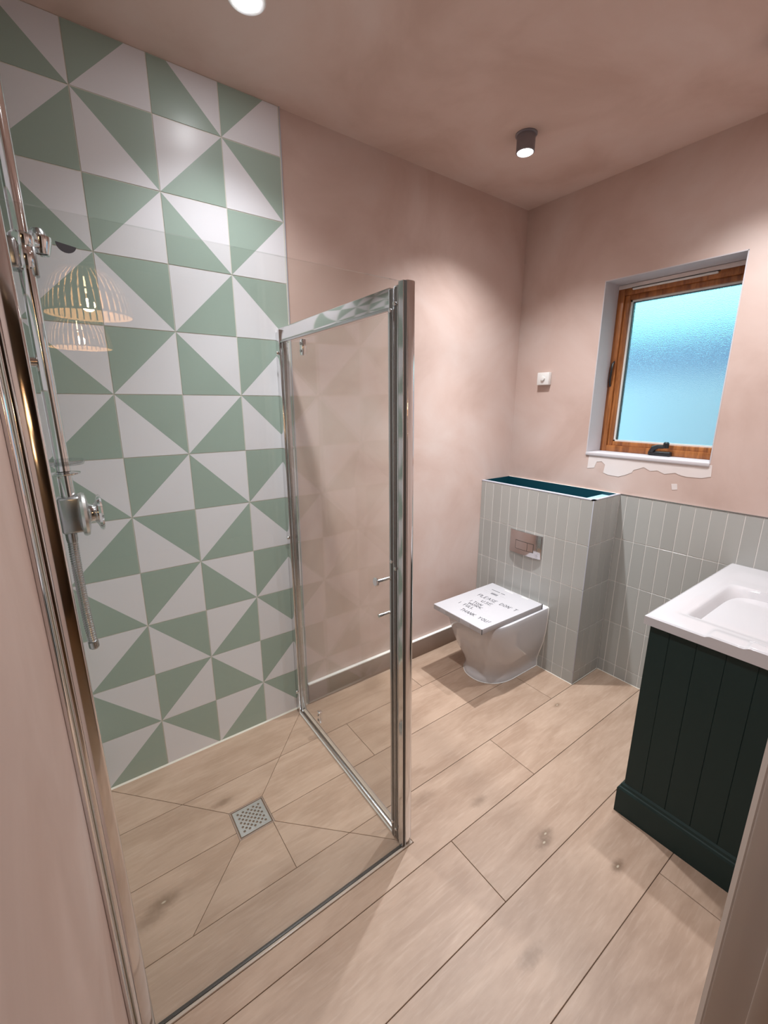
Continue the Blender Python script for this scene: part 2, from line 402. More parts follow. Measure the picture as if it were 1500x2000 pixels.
bead = MB(); bead.prism([(L, 0), (L - .002, 0), (L, .002)], YF, YB - .003, axis='y'); bead.build('silicone_bead', 'grout_cream', wall_right, smooth=False)

XE = L - .0012
box((L - .0002, YB, 0), (xw + .001, .006, .949)).build('backing', 'grout_pale', wall_right, smooth=False)
# boxed-in cistern
boxing = thing('cistern_boxing', (XB, -.326, 0), 'grey tiled cistern boxing with an open teal-lined recess on top, behind the toilet', 'boxing')
mb = MB()
mb.box((XB + .0065, YB + .0065, 0), (XE, .006, .855))
mb.box((XB + .0065, YB + .0065, .855), (XB + .020, .006, .946)); mb.box((XB + .020, YB + .0065, .855), (XE, YB + .012, .946))
mb.build('body', 'fresh_plaster', boxing, smooth=False)
mb = MB(); mb.box((XB + .020, YB + .012, .855), (XE, .006, .857)); mb.box((XE - .004, YB + .012, .857), (XE - .001, .006, .949)); mb.box((XB + .02, .003, .857), (XE, .0065, .949)); mb.box((XB + .020, YB + .012, .857), (XB + .0215, .003, .944))
o = mb.build('recess_lining', 'teal_membrane', boxing, smooth=False); o['label'] = 'teal lining of the open recess, its shade put into the colour'
box((XB + .0215, YB + .012, .857), (XE - .004, YB + .085, .934)).build('packing_board', 'pale_blue_board', boxing, smooth=False)
mb = MB(); mb.box((XB + .0014, YB + .0014, 0), (XB + .0066, .006, .9455)); mb.box((XB + .0014, YB + .0014, 0), (XE, YB + .0066, .9455)); mb.build('grout', 'grout_pale', boxing, smooth=False)
fc = [.006, -.024] + [-.024 - .0567 * i for i in range(1, 11)] + [YB]
for a, b in zip(fc[:-1], fc[1:]):
    for za, zb in zip(ZR[:-1], ZR[1:]):
        grey_tile(boxing, a - b, zb - za, (XB, a, za), R(-90))
sc_ = [XB, XB + .0567, XB + .1134, XB + .1701, XB + .2268, XE]
for a, b in zip(sc_[:-1], sc_[1:]):
    for za, zb in zip(ZR[:-1], ZR[1:]):
        grey_tile(boxing, b - a, zb - za, (a, YB, za), 0)
mb = MB(); mb.box((XB - .0006, YB - .0006, .946), (XB + .020, .006, .950)); mb.box((XB - .0006, YB - .0006, .946), (XE, YB + .012, .950)); mb.build('edge_trim', 'bead_trim', boxing, smooth=False)
mb = MB(); mb.box((XB - .0008, YB - .0008, 0), (XB + .0025, YB + .0025, .947)); mb.build('corner_trim', 'bead_trim', boxing, bevel=.001)
bead = MB(); bead.prism([(YB, 0), (YB - .002, 0), (YB, .002)], XB, XE, axis='x'); bead.prism([(XB, 0), (XB - .002, 0), (XB, .002)], YB, -.0, axis='y'); bead.build('silicone_bead', 'grout_cream', boxing, smooth=False)

# skirting along the back wall
bb = MB(); bb.box((.8057, -.010, 0.001), (XB - .0005, .0065, .098)); baseboard = bb.build('baseboard_back', 'skirting', bevel=.001)
tag(baseboard, 'low taupe skirting along the back wall beside the toilet', 'skirting', kind='structure')
bb = MB(); bb.box((.8057, -.0105, .098), (XB - .0005, .0065, .1045)); bb.build('cap_bead', 'silicone', baseboard, bevel=.001)

# ================================================================== WINDOW
win = thing('window_1', (2.305, (WY0 + WY1) / 2, WZ0), 'small orange-brown timber casement window with frosted glass', 'window'); win['kind'] = 'structure'
mb = MB(); e = .003
mb.box((xw - .001, WY1 - e, WZ0), (2.44, WY1 + .001, WZ1)); mb.box((xw - .001, WY0 - .001, WZ0), (2.300, WY0 + e, WZ1)); mb.box((xw - .001, WY0, WZ1 - e), (2.44, WY1, WZ1 + .001))
mb.build('reveal', 'reveal_primer', win, smooth=False)
mb = MB(); mb.box((xw - .006, WY0 + .0, WZ0 - .012), (2.44, WY1 - .0, WZ0 + .003)); mb.build('window_sill', 'reveal_primer', win, bevel=.0015)
FX = 2.305
def ring(y0, y1, z0, z1, t, xa, xb, name, mat, parent, bevel=.003, seg=2):
    for nm, a, b in (('stile', (y0, z0), (y0 + t, z1)), ('stile', (y1 - t, z0), (y1, z1)), ('rail', (y0 + t, z0), (y1 - t, z0 + t)), ('rail', (y0 + t, z1 - t), (y1 - t, z1))):
        box((xa, a[0], a[1]), (xb, b[0], b[1])).build(nm, mat, parent, bevel=bevel, seg=seg)
fr = box((FX + .02, WF0 + .004, WZ0 + .004), (FX + .055, WF0 + .012, WZ1 - .004)).build('window_frame', 'oak_stain', win, bevel=.002)
ring(WF0 + .003, WY1 - .003, WZ0 + .003, WZ1 - .022, .030, FX, FX + .07, 'window_frame', 'oak_stain', fr)
sash = box((FX + .02, WF0 + .036, WZ0 + .036), (FX + .05, WF0 + .042, WZ1 - .06)).build('sash', 'oak_stain', win, bevel=.002)
ring(WF0 + .034, WY1 - .034, WZ0 + .030, WZ1 - .050, .024, FX + .008, FX + .062, 'sash', 'oak_stain', sash, .004, 3)
y0, y1, z0, z1 = WF0 + .058, WY1 - .058, WZ0 + .054, WZ1 - .074
bd = MB()
for a, b in (((y0, z0), (y0 + .007, z1)), ((y1 - .007, z0), (y1, z1)), ((y0, z0), (y1, z0 + .007)), ((y0, z1 - .007), (y1, z1))): bd.box((FX + .020, a[0], a[1]), (FX + .050, b[0], b[1]))
bd.build('glazing_bead', 'plastic_white', sash, smooth=False)
sp = MB()
for a, b in (((y0 + .007, z0 + .007), (y0 + .010, z1 - .007)), ((y1 - .010, z0 + .007), (y1 - .007, z1 - .007)), ((y0 + .01, z1 - .010), (y1 - .01, z1 - .007))): sp.box((FX + .030, a[0], a[1]), (FX + .048, b[0], b[1]))
sp.build('spacer', 'dark_seal', sash, smooth=False)
o = box((FX + .0315, y0 + .003, z0 + .003), (FX + .0355, y1 - .003, z1 - .003)).build('pane', 'frosted_glass', sash, smooth=False); o['label'] = 'frosted glass pane lit by daylight'
# trickle vent and the strip of filler over the frame
mb = MB(); mb.box((FX - .004, WF0 + .003, WZ1 - .022), (FX + .07, WY1 - .003, WZ1 - .004)); mb.build('head_strip', 'fresh_plaster', win, bevel=.003)
mb = MB(); mb.box((FX - .010, -.86, WZ1 - .034), (FX + .004, -.525, WZ1 - .026)); o = mb.build('trickle_vent', 'plastic_white', win, bevel=.003)
mb = MB(); mb.box((FX - .002, -.865, WZ1 - .026), (FX + .004, -.52, WZ1 - .022)); mb.build('vent_slot', 'dark_seal', o, smooth=False)
# stay with crank and side catch
ck = MB(); ck.box((FX - .028, -.798, WZ0 + .0035), (FX + .004, -.703, WZ0 + .024)); ck = ck.build('winder', 'black_metal', win, bevel=.006, seg=3); ck['label'] = 'black metal window winder on the sill'
mb = MB(); mb.tube([(FX - .02, -.718, WZ0 + .022), (FX - .024, -.726, WZ0 + .038), (FX - .026, -.745, WZ0 + .046), (FX - .026, -.766, WZ0 + .047), (FX - .026, -.776, WZ0 + .050)], [.013, .012, .010, .009, .009], 10); mb.build('crank_arm', 'black_metal', ck)
mb = MB(); mb.lathe([(.001, 0), (.012, .002), (.012, .024), (.008, .029)], (FX - .027, -.778, WZ0 + .040), 'z', 14); mb.build('crank_knob', 'black_metal', ck)
mb = MB(); mb.tube([(FX + .002, -.471, 1.455), (FX - .012, -.474, 1.475), (FX - .015, -.476, 1.52), (FX - .010, -.477, 1.56), (FX + .002, -.478, 1.572)], [.004, .005, .005, .0055, .004], 8); mb.build('side_catch', 'black_metal', win)

# garden seen blurred through the pane
gw = box((3.45, -2.4, -.8), (3.60, 1.5, 1.56)).build('garden_wall', 'garden_wall', bevel=.01); tag(gw, 'pale garden wall outside the frosted window', 'wall')
def leafy(name, c, sz, mat, label, cat):
    rnd = random.Random(3); m = MB()
    for i in range(900):
        q = Vector((rnd.uniform(-1, 1), rnd.uniform(-1, 1), rnd.uniform(-1, 1))); q = Vector((c[0] + q.x*sz[0], c[1] + q.y*sz[1], c[2] + q.z*sz[2]))
        a = Vector((rnd.uniform(-1,1), rnd.uniform(-1,1), rnd.uniform(-1,1))).normalized() * .07; b = a.orthogonal().normalized() * .05
        m.quadify([q - a, q + b, q + a, q - b], [[0, 1, 2, 3]])
    m.box((c[0]-sz[0]*.8, c[1]-sz[1]*.97, c[2]-sz[2]), (c[0]+sz[0]*.8, c[1]+sz[1]*.97, c[2]+sz[2]*.96))
    o = m.build(name, mat, smooth=False); tag(o, label, cat); return o
leafy('hedge', (4.3, -.4, .6), (.3, 2.2, 1.42), 'hedge_leaf', 'clipped dark hedge behind the garden wall', 'hedge')
leafy('bush', (3.2, -1.45, .45), (.18, .28, .95), 'bush_leaf', 'green bush in front of the garden wall', 'bush')
gg = box((2.44, -4, -.9), (9, 4, -.8)).build('garden_ground', 'garden_ground', smooth=False); tag(gg, 'paved ground of the garden outside', 'ground', kind='structure')

# ================================================================== DOOR WALL, DOORWAY AND HALL
JX = .72
mb = MB(); mb.box((JX + .02, -1.66, -.06), (2.44, YF, H)); mb.box((-.012, -1.66, 2.02), (JX + .02, YF, H))
wf = mb.build('wall_front', 'plaster', smooth=False); tag(wf, 'pink plaster wall around the doorway behind the vanity unit', 'wall', kind='structure')
door = thing('door_1', (JX, -1.6, 0), 'painted door lining and architrave at the right edge', 'door frame'); door['kind'] = 'structure'
box((JX, -1.67, 0), (JX + .02, YF + .0080, 2.02)).build('door_lining', 'paint_frame', door, bevel=.0025)
mb = MB(); mb.prism([(JX + .0015, YF), (JX + .0015, YF + .0100), (JX + .0075, YF + .0165), (JX + .07, YF + .0165), (JX + .07, YF)], 0, 2.075); mb.build('architrave', 'paint_frame', door, smooth=False)
box((JX - .012, -1.634, 0), (JX + .001, -1.595, 2.0)).build('door_stop', 'paint_frame', door, bevel=.002)
box((-.012, -1.67, 2.0), (JX, YF + .0095, 2.02)).build('head_lining', 'paint_frame', door, bevel=.002)
# hall behind the camera (seen mirrored in glass and chrome)
mb = MB(); mb.box((-.75, -4.4, -.06), (1.7, -1.68, -.002)); o = mb.build('hall_floor', 'hall_floor', smooth=False); tag(o, 'dark wooden floor of the hall', 'floor', kind='structure')
mb = MB(); mb.box((-.85, -4.4, -.06), (-.75, -1.66, 2.45)); mb.box((1.7, -4.4, -.06), (1.8, -1.66, 2.45)); mb.box((-.85, -4.5, -.06), (1.8, -4.4, 2.45)); mb.box((-.85, -1.68, -.06), (-.15, -1.66, 2.45)); mb.box((JX + .02, -1.68, -.06), (1.8, -1.661, 2.45)); mb.box((-.15, -1.68, 2.03), (JX + .02, -1.661, 2.45))
o = mb.build('wall_hall', 'hall_wall', smooth=False); tag(o, 'walls of the hall, coloured dark for what the chrome mirrors', 'wall', kind='structure')
o = box((-.85, -4.5, 2.45), (1.8, -1.66, 2.55)).build('ceiling_hall', 'hall_wall', smooth=False); tag(o, 'dark ceiling of the hall', 'ceiling', kind='structure')
def pendant(px, py, pz, label):
    pen = thing('pendant_lamp', (px, py, pz), label, 'lamp', 'rattan pendant lamps in the hall')
    pr = [(.188, 0), (.186, .03), (.174, .09), (.145, .15), (.095, .195), (.03, .215)]
    for k in range(40):
        a = 2 * math.pi * k / 40; t = (-math.sin(a), math.cos(a)); m = MB(); vs = []
        for r_, z in pr:
            hw = .0108 * max(r_, .05) / .188
            for sgn, dr_ in ((-1, 0), (1, 0), (1, .002), (-1, .002)):
                vs.append((px + (r_ + dr_) * math.cos(a) + t[0] * hw * sgn, py + (r_ + dr_) * math.sin(a) + t[1] * hw * sgn, pz + z))
        fs = [[4*i + q, 4*i + (q+1) % 4, 4*i + 4 + (q+1) % 4, 4*i + 4 + q] for i in range(len(pr) - 1) for q in range(4)] + [[0, 1, 2, 3], [20, 21, 22, 23]]
        m.quadify(vs, fs); m.build('slat', 'rattan', pen, smooth=False)
    for r_, z in ((.189, 0), (.176, .09), (.097, .197)):
        mb = MB(); mb.lathe([(r_ - .004, z - .004), (r_ + .004, z - .004), (r_ + .004, z + .004), (r_ - .004, z + .004)], (px, py, pz), 'z', 48, closed=True); mb.build('hoop', 'rattan', pen)
    mb = MB(); mb.lathe([(.001, -.026), (.014, -.022), (.024, -.006), (.022, .010), (.012, .03), (.012, .06)], (px, py, pz + .125), 'z', 20); mb.build('bulb', 'bulb_glow', pen)
    mb = MB(); mb.tube([(px, py, pz + .175), (px, py, 2.45)], .004, 8); mb.build('cord', 'cord', pen)
    mb = MB(); mb.lathe([(.02, 0), (.02, .05), (.012, .06)], (px, py, pz + .172), 'z', 16); mb.build('lamp_holder', 'cord', pen)
    ld = bpy.data.lights.new('pendant_light', 'POINT'); ld.energy = P_PENDANT; ld.color = (1, .72, .42); ld.shadow_soft_size = .03
    lo = bpy.data.objects.new('pendant_light', ld); COL.objects.link(lo); lo.parent = pen; lo.location = (0, 0, .045)
pendant(.244, -2.70, 1.80, 'nearer slatted rattan pendant lamp, larger in the shower glass reflection')
pendant(.236, -3.76, 1.746, 'farther slatted rattan pendant lamp, smaller in the shower glass reflection')

# ================================================================== CEILING SPOTLIGHTS
def spot_light(parent, loc, power, size, blend, rad):
    # the lens throws a bright core inside a wide spill
    for pw, sz in zip(power, (size, 66)):
        l_ = bpy.data.lights.new('spot_beam', 'SPOT'); l_.energy = pw; l_.color = LED; l_.spot_size = R(sz); l_.spot_blend = blend; l_.shadow_soft_size = rad
        o = bpy.data.objects.new('spot_beam', l_); COL.objects.link(o); o.parent = parent; o.location = Vector(loc) - parent.location
def surface_spot(x, y, label, power=P_SURFACE):
    t = thing('surface_spotlight', (x, y, H), label, 'spotlight', 'surface spotlights on the ceiling')
    mb = MB(); mb.lathe([(.040, 0), (.040, -.004), (.034, -.006)], (x, y, H), 'z', 32); mb.build('mounting_plate', 'lamp_body', t)
    mb = MB(); mb.lathe([(.033, -.004), (.034, -.012), (.034, -.058), (.032, -.060), (.029, -.060), (.028, -.054)], (x, y, H), 'z', 32); mb.build('can', 'lamp_body', t)
    mb = MB(); mb.lathe([(.0275, -.050), (.0275, -.0585), (.015, -.0615), (.001, -.062)], (x, y, H), 'z', 32); mb.build('lens', 'led_face', t)
    spot_light(t, (x, y, H - .070), power, 122, 1.0, .018)
    return t
def recessed_spot(x, y, label, power=P_RECESSED):
    t = thing('recessed_downlight', (x, y, H), label, 'downlight', 'recessed downlights')
    mb = MB(); mb.lathe([(.047, 0), (.047, -.003), (.044, -.0055), (.034, -.0055), (.031, -.002), (.031, 0)], (x, y, H), 'z', 40, closed=False); mb.build('bezel', 'lamp_bezel', t)
    mb = MB(); mb.lathe([(.0305, -.001), (.0305, -.007), (.001, -.008)], (x, y, H), 'z', 32); mb.build('lens', 'led_face', t)
    spot_light(t, (x, y, H - .016), power, 122, 1.0, .025)
recessed_spot(.578, -.337, 'white recessed downlight over the shower')
surface_spot(1.614, -.398, 'grey cylinder spotlight on the ceiling above the toilet', (64, 90))
surface_spot(1.805, -1.100, 'grey cylinder spotlight above the basin, at the right edge', (56, 12))
recessed_spot(.578, -1.085, 'white recessed downlight over the doorway side of the shower', (48, 18))

# ================================================================== SHOWER SCREEN
def lean(v): return (v[0] - .020 * (v[2] / 1.64) * max(0, v[0] / .757) * min(1, max(0, -v[1] / .79)), v[1], v[2])
ZT = 1.642
scr = thing('shower_screen', (.39, -.79, 0), 'clear glass fixed shower screen with chrome wall channel and corner post', 'shower screen')
o = box((.026, -.793, .003), (.744, -.787, ZT - .003)).build('glass_panel', 'shower_glass', scr, smooth=False, fn=lean)
post = MB()
pc = [(.746, -.774), (.746, -.797), (.749, -.801)] + [(.762 + .013*math.cos(a), -.790 + .012*math.sin(a)) for a in [R(-90 + 15*k) for k in range(0, 9)]] + [(.776, -.778), (.774, -.774)]
post.prism(pc, .001, ZT, axis='z'); post.build('corner_post', 'chrome', scr, fn=lean, bevel=.0012)
mb = MB(); mb.box((.738, -.799, .006), (.7465, -.781, ZT - .002)); mb.build('glass_seal', 'dark_seal', scr, fn=lean, smooth=False)
mb = MB(); mb.box((.736, -.7985, .006), (.7385, -.7815, ZT - .002)); mb.build('post_lip', 'chrome', scr, fn=lean, smooth=False)
# wall channel: outer channel, stepped inner channel
ch = MB(); ch.prism([(-.0118, -.776), (-.0118, -.806), (-.006, -.808), (-.002, -.804), (-.001, -.778)], .001, ZT + .004); ch = ch.build('wall_channel', 'chrome', scr, bevel=.001)
ch2 = MB(); ch2.prism([(-.002, -.778), (-.002, -.799), (.003, -.803), (.009, -.801), (.010, -.780)], .001, ZT + .002); ch2.build('cover_strip', 'chrome', ch, bevel=.001)
ch3 = MB(); ch3.prism([(.009, -.781), (.009, -.8000), (.028, -.7980), (.0315, -.7965), (.0325, -.794), (.0325, -.785), (.030, -.781)], .001, ZT); ch3.build('glazing_channel', 'chrome', ch, bevel=.001)
mb = MB(); mb.box((.034, -.7945, .0005), (.742, -.7860, .0035)); mb.build('bottom_seal', 'dark_seal', scr, bevel=.001)
mb = MB(); mb.box((.036, -.8025, .0003), (.776, -.7950, .0014)); mb.build('silicone_bead', 'clear_seal', scr, bevel=.0005)
# round dark maker's mark on the glass (blank)
mb = MB(); c = (.099, 1.597); mb.prism([(c[0] + .0125*math.cos(a), c[1] + .0125*math.sin(a)) for a in [R(175 + 10*k) for k in range(18)]], -.7934, -.7930, axis='y'); mb.build('glass_mark', 'ink', scr, smooth=False)

# ---- pivot door with its frame, standing between the post and the back wall
sd = thing('shower_door', (.757, -.4, 0), 'chrome framed pivot shower door of clear glass between back wall and post', 'shower door')
xd = .757
def dbox(a, b, name, mat, parent=sd, bevel=.0015): return box(a, b).build(name, mat, parent, bevel=bevel, fn=lean)
j = dbox((xd - .012, -.030, .001), (xd + .018, -.001, 1.628), 'wall_jamb', 'chrome')
dbox((xd - .016, -.042, .001), (xd - .002, -.026, 1.634), 'jamb_cover', 'chrome', j)
dbox((xd - .010, -.058, .018), (xd + .012, -.043, 1.590), 'jamb_seal', 'chrome_satin', j)
j2 = dbox((xd - .016, -.7735, .001), (xd + .017, -.756, 1.636), 'post_jamb', 'chrome')
dbox((xd - .018, -.7555, .001), (xd - .002, -.738, 1.632), 'jamb_cover', 'chrome_satin', j2)
dbox((xd - .0195, -.751, .003), (xd - .0175, -.7435, 1.630), 'jamb_groove', 'dark_seal', j2, 0)
dbox((xd - .0175, -.768, .003), (xd - .0155, -.7615, 1.632), 'jamb_groove', 'dark_seal', j2, 0)
dbox((xd - .010, -.737, .018), (xd + .012, -.724, 1.590), 'jamb_seal', 'chrome_satin', j2)
tr = dbox((xd - .014, -.737, 1.594), (xd + .012, -.043, 1.637), 'top_rail', 'chrome')
dbox((xd - .013, -.736, 1.588), (xd - .004, -.044, 1.594), 'rail_lip', 'chrome_satin', tr, 0)
br = dbox((xd - .014, -.738, .001), (xd + .014, -.042, .020), 'bottom_rail', 'chrome_satin', bevel=.003)
dbox((xd - .017, -.738, .0005), (xd - .013, -.042, .006), 'rail_bead', 'silicone', br, 0)
dg = dbox((xd - .004, -.722, .030), (xd + .002, -.060, 1.586), 'door_glass', 'shower_glass', sd, 0)
dbox((xd - .007, -.722, .022), (xd + .004, -.060, .030), 'drip_seal', 'clear_seal', dg, 0)
for zc, s in ((1.556, 1), (.092, 1)):
    h = dbox((xd - .009, -.224, zc - .026), (xd + .007, -.204, zc + .026), 'pivot_hinge', 'chrome', sd, .003)
    for dz in (-.012, .012):
        mb = MB(); mb.lathe([(.005, 0), (.005, .002), (.001, .003)], (xd - .009 - .003, -.214, zc + dz), 'x', 12); mb.build('screw', 'chrome_satin', h, fn=lean)
for zc in (1.552, .838, .112):
    mb = MB(); mb.lathe([(.005, 0), (.007, .003), (.007, .008), (.004, .010)], (xd - .026, -.033, zc), 'x', 14); mb.build('frame_screw', 'chrome', sd, fn=lean)
for yy, zc in ((-.747, 1.585), (-.765, 1.597), (-.747, .955), (-.765, .940), (-.747, .060), (-.765, .045)):
    mb = MB(); mb.lathe([(.0035, 0), (.005, .002), (.005, .006), (.003, .007)], (xd - .0235, yy, zc), 'x', 14); mb.build('frame_screw', 'chrome', sd, fn=lean)
for zc, full in ((.888, True), (.781, False)):
    mb = MB(); pr = [(.0055, .010), (.0055, -.020), (.0045, -.0205), (.0045, -.0225), (.0055, -.023), (.0055, -.036)]
    if full: pr += [(.0055, -.042), (.013, -.043), (.0135, -.046), (.010, -.049)]
    mb.lathe(pr, (xd - .001, -.708, zc), 'x', 18); mb.build('handle_bolt', 'chrome', sd, fn=lean)

# floor drain
dr = thing('shower_drain', (.386, -.411, 0), 'square steel drain grate with round holes set in shower floor', 'drain')
cx, cy, hs_ = .386, -.411, .0510
mb = MB()
for a, b in (((-.059, -.059), (-.055, .059)), ((.055, -.059), (.059, .059)), ((-.055, -.059), (.055, -.055)), ((-.055, .055), (.055, .059))): mb.box((cx + a[0], cy + a[1], -.02), (cx + b[0], cy + b[1], -.0006))
mb.build('frame', 'skirting', dr, bevel=.0005)
box((cx - .055, cy - .055, -.022), (cx + .055, cy + .055, -.018)).build('sump', 'drain_dark', dr, smooth=False)
gm = MB(); N = 11; cs = 2 * hs_ / 12.0; ptc = .0090; hr = .0043; zt, zb_ = -.0004, -.003
half = ptc * 4.5
for i in range(9):
    for jx in range(9):
        x0, y0_ = cx - half + i * ptc, cy - half + jx * ptc
        sq = [(x0, y0_), (x0 + ptc, y0_), (x0 + ptc, y0_ + ptc), (x0, y0_ + ptc)]
        if (i + jx) % 2 == 0:
            c0 = (x0 + ptc/2, y0_ + ptc/2); outer = []
            for k in range(8):
                a = R(45 * k + 225); s_ = max(abs(math.cos(a)), abs(math.sin(a))); outer.append((c0[0] + ptc/2*math.cos(a)/s_, c0[1] + ptc/2*math.sin(a)/s_))
            inner = [(c0[0] + hr*math.cos(R(45*k + 225)), c0[1] + hr*math.sin(R(45*k + 225))) for k in range(8)]
            vs = [(*p, zt) for p in outer] + [(*p, zt) for p in inner] + [(*p, zb_) for p in inner]
            gm.quadify(vs, [[k, (k+1) % 8, 8+(k+1) % 8, 8+k] for k in range(8)] + [[8+k, 8+(k+1) % 8, 16+(k+1) % 8, 16+k] for k in range(8)])
        else: gm.quadify([(*p, zt) for p in sq], [[0, 1, 2, 3]])
for a, b in (((-hs_, -hs_), (-half, hs_)), ((half, -hs_), (hs_, hs_)), ((-half, -hs_), (half, -half)), ((-half, half), (half, hs_))): gm.box((cx + a[0], cy + a[1], zb_), (cx + b[0], cy + b[1], zt))
gr = gm.build('grate', 'aluminium', dr, smooth=False)

# ================================================================== SHOWER RAIL
RX, RY = .0430, -.38
rs = thing('shower_rail', (RX, RY, 1.07), 'chrome shower riser rail with slider, grey mixer and metal hose on left wall', 'shower')
mb = MB(); mb.tube([(RX, RY, 1.12), (RX, RY, 2.16)], .0145, 20); mb.build('rail', 'chrome', rs)
for zc in (1.46, 2.15):
    mb = MB(); mb.lathe([(.019, 0), (.019, .005), (.011, .010), (.010, RX)], (0, RY, zc), 'x', 20); mb.build('wall_bracket', 'chrome', rs)
sl = MB(); sl.lathe([(.016, -.042), (.0195, -.036), (.0205, -.010), (.0185, .0), (.022, .006), (.022, .022), (.0155, .028)], (RX, RY, 1.686), 'z', 24); sl = sl.build('slider', 'chrome', rs)
mb = MB(); mb.box((.004, RY - .026, 1.640), (.036, RY + .02, 1.700)); mb.build('slider_body', 'chrome_satin', sl, bevel=.009, seg=3)
mb = MB(); mb.box((RX + .006, RY - .012, 1.632), (RX + .021, RY + .012, 1.690)); mb.build('release_lever', 'chrome_satin', sl, bevel=.004, seg=2)
mb = MB(); mb.tube([(RX + .008, RY + .01, 1.697), (RX + .022, RY + .055, 1.712)], [.010, .009], 14); mb.lathe([(.013, -.016), (.020, .016), (.024, .018), (.024, .010), (.017, -.018)], (RX + .030, RY + .085, 1.716), 'z', 24, closed=True); mb.build('handset_cradle', 'chrome', sl)
mb = MB(); mb.lathe([(.013, -.014), (.018, .012), (.016, .026), (.011, .034), (.001, .036)], (RX + .030, RY + .085, 1.716), 'z', 20); mb.build('hose_cone', 'chrome_satin', sl)
ds = MB(); ds.lathe([(.0150, .0), (.042, .004), (.046, .014), (.045, .014), (.040, .007), (.0155, .004)], (RX, RY - .012, 1.232), 'z', 28, closed=True); ds = ds.build('soap_dish', 'clear_plastic', rs); ds['label'] = 'clear plastic soap dish'
mb = MB(); mb.lathe([(.0146, -.004), (.020, -.006), (.032, -.003), (.033, .0), (.020, .002), (.0146, .003)], (RX, RY - .006, 1.216), 'z', 28, closed=True); mb.build('dish_holder', 'chrome', ds)
ct = MB(); ct.box((.020, RY - .024, 1.072), (.066, RY + .024, 1.160)); ct = ct.build('mixer_body', 'chrome_satin', rs, bevel=.007, seg=3); ct['label'] = 'satin grey mixer body'
mb = MB(); mb.lathe([(.034, .0), (.051, .004), (.0535, .010), (.051, .016), (.034, .020)], (.058, RY, 1.112), 'x', 36); mb.build('mixer_collar', 'aluminium', ct)
mb = MB(); mb.lathe([(.028, 0), (.024, .004), (.022, .012), (.028, .017), (.042, .021), (.045, .026), (.041, .030), (.014, .032), (.001, .032)], (.076, RY, 1.112), 'x', 36); mb.build('mixer_knob', 'chrome', ct)
mb = MB(); mb.lathe([(.011, 0), (.012, .006), (.0125, .026)], (.036, RY, 1.048), 'z', 18); mb.build('outlet', 'chrome_satin', ct)
hp = [(.036 - .006*t + .010*t*t, RY - .004*t, 1.05 - .27*t) for t in [i / 90 for i in range(91)]]
mb = MB(); mb.tube(hp, [.0098 + .0014 * (i % 2) for i in range(91)], 12); mb.build('hose', 'chrome_satin', rs)
mb = MB(); mb.tube([hp[-1], (hp[-1][0] + .001, hp[-1][1], hp[-1][2] - .016), (hp[-1][0] + .001, hp[-1][1], hp[-1][2] - .021)], [.0118, .0118, .008], 14); mb.build('hose_ferrule', 'chrome_satin', rs)

# ================================================================== TOILET
YT = -.316
wc = thing('toilet', (1.75, YT, 0), 'white ceramic back-to-wall toilet pan in front of grey tiles', 'toilet')
def dring(z, xf, hw, rr, n=2.5, xb=XB - .001):
    pts = []
    xs = xf + rr
    for k in range(5): pts.append((xb + (xs - xb) * k / 5, YT - hw, z))
    for k in range(25):
        a = math.pi * k / 24 - math.pi / 2
        c, s = math.cos(a), math.sin(a)
        pts.append((xs - rr * abs(c) ** (2 / n), YT + hw * math.copysign(abs(s) ** (2 / n), s), z))
    for k in range(1, 6): pts.append((xs + (xb - xs) * k / 5, YT + hw, z))
    return pts
lv = [(0.001, 1.573, .132, .17, 2.2), (.022, 1.574, .131, .17, 2.2), (.028, 1.577, .130, .17, 2.2), (.050, 1.580, .131, .17, 2.2), (.075, 1.575, .137, .175, 2.2), (.11, 1.560, .146, .185, 2.3), (.16, 1.533, .158, .20, 2.4), (.22, 1.507, .166, .21, 2.5), (.29, 1.484, .170, .21, 2.7), (.345, 1.470, .171, .21, 2.9), (.354, 1.472, .169, .21, 2.9), (.357, 1.478, .163, .205, 2.9)]
def loft(rings, caps=True):
    m = MB(); n = len(rings[0]); vs = [p for r_ in rings for p in r_]; fs = []
    for i in range(len(rings) - 1):
        for k in range(n): fs.append([i*n + k, i*n + (k+1) % n, (i+1)*n + (k+1) % n, (i+1)*n + k])
    if caps: fs += [list(range(n))[::-1], [(len(rings)-1)*n + k for k in range(n)]]
    return m.quadify(vs, fs)
loft([dring(*q) for q in lv]).build('pan', 'ceramic', wc, angle=50)
fl = dring(.002, 1.572, .133, .17, 2.2, XB - .005)
mb = MB(); mb.tube(fl, .0019, 8); mb.build('floor_sealant', 'silicone', wc)
mb = MB(); mb.tube([(XB - .004, YT - q[2] - .001, q[0]) for q in lv] + [(XB - .004, YT, .359)] + [(XB - .004, YT + q[2] + .001, q[0]) for q in lv[::-1]], .003, 8); mb.build('wall_sealant', 'silicone', wc)
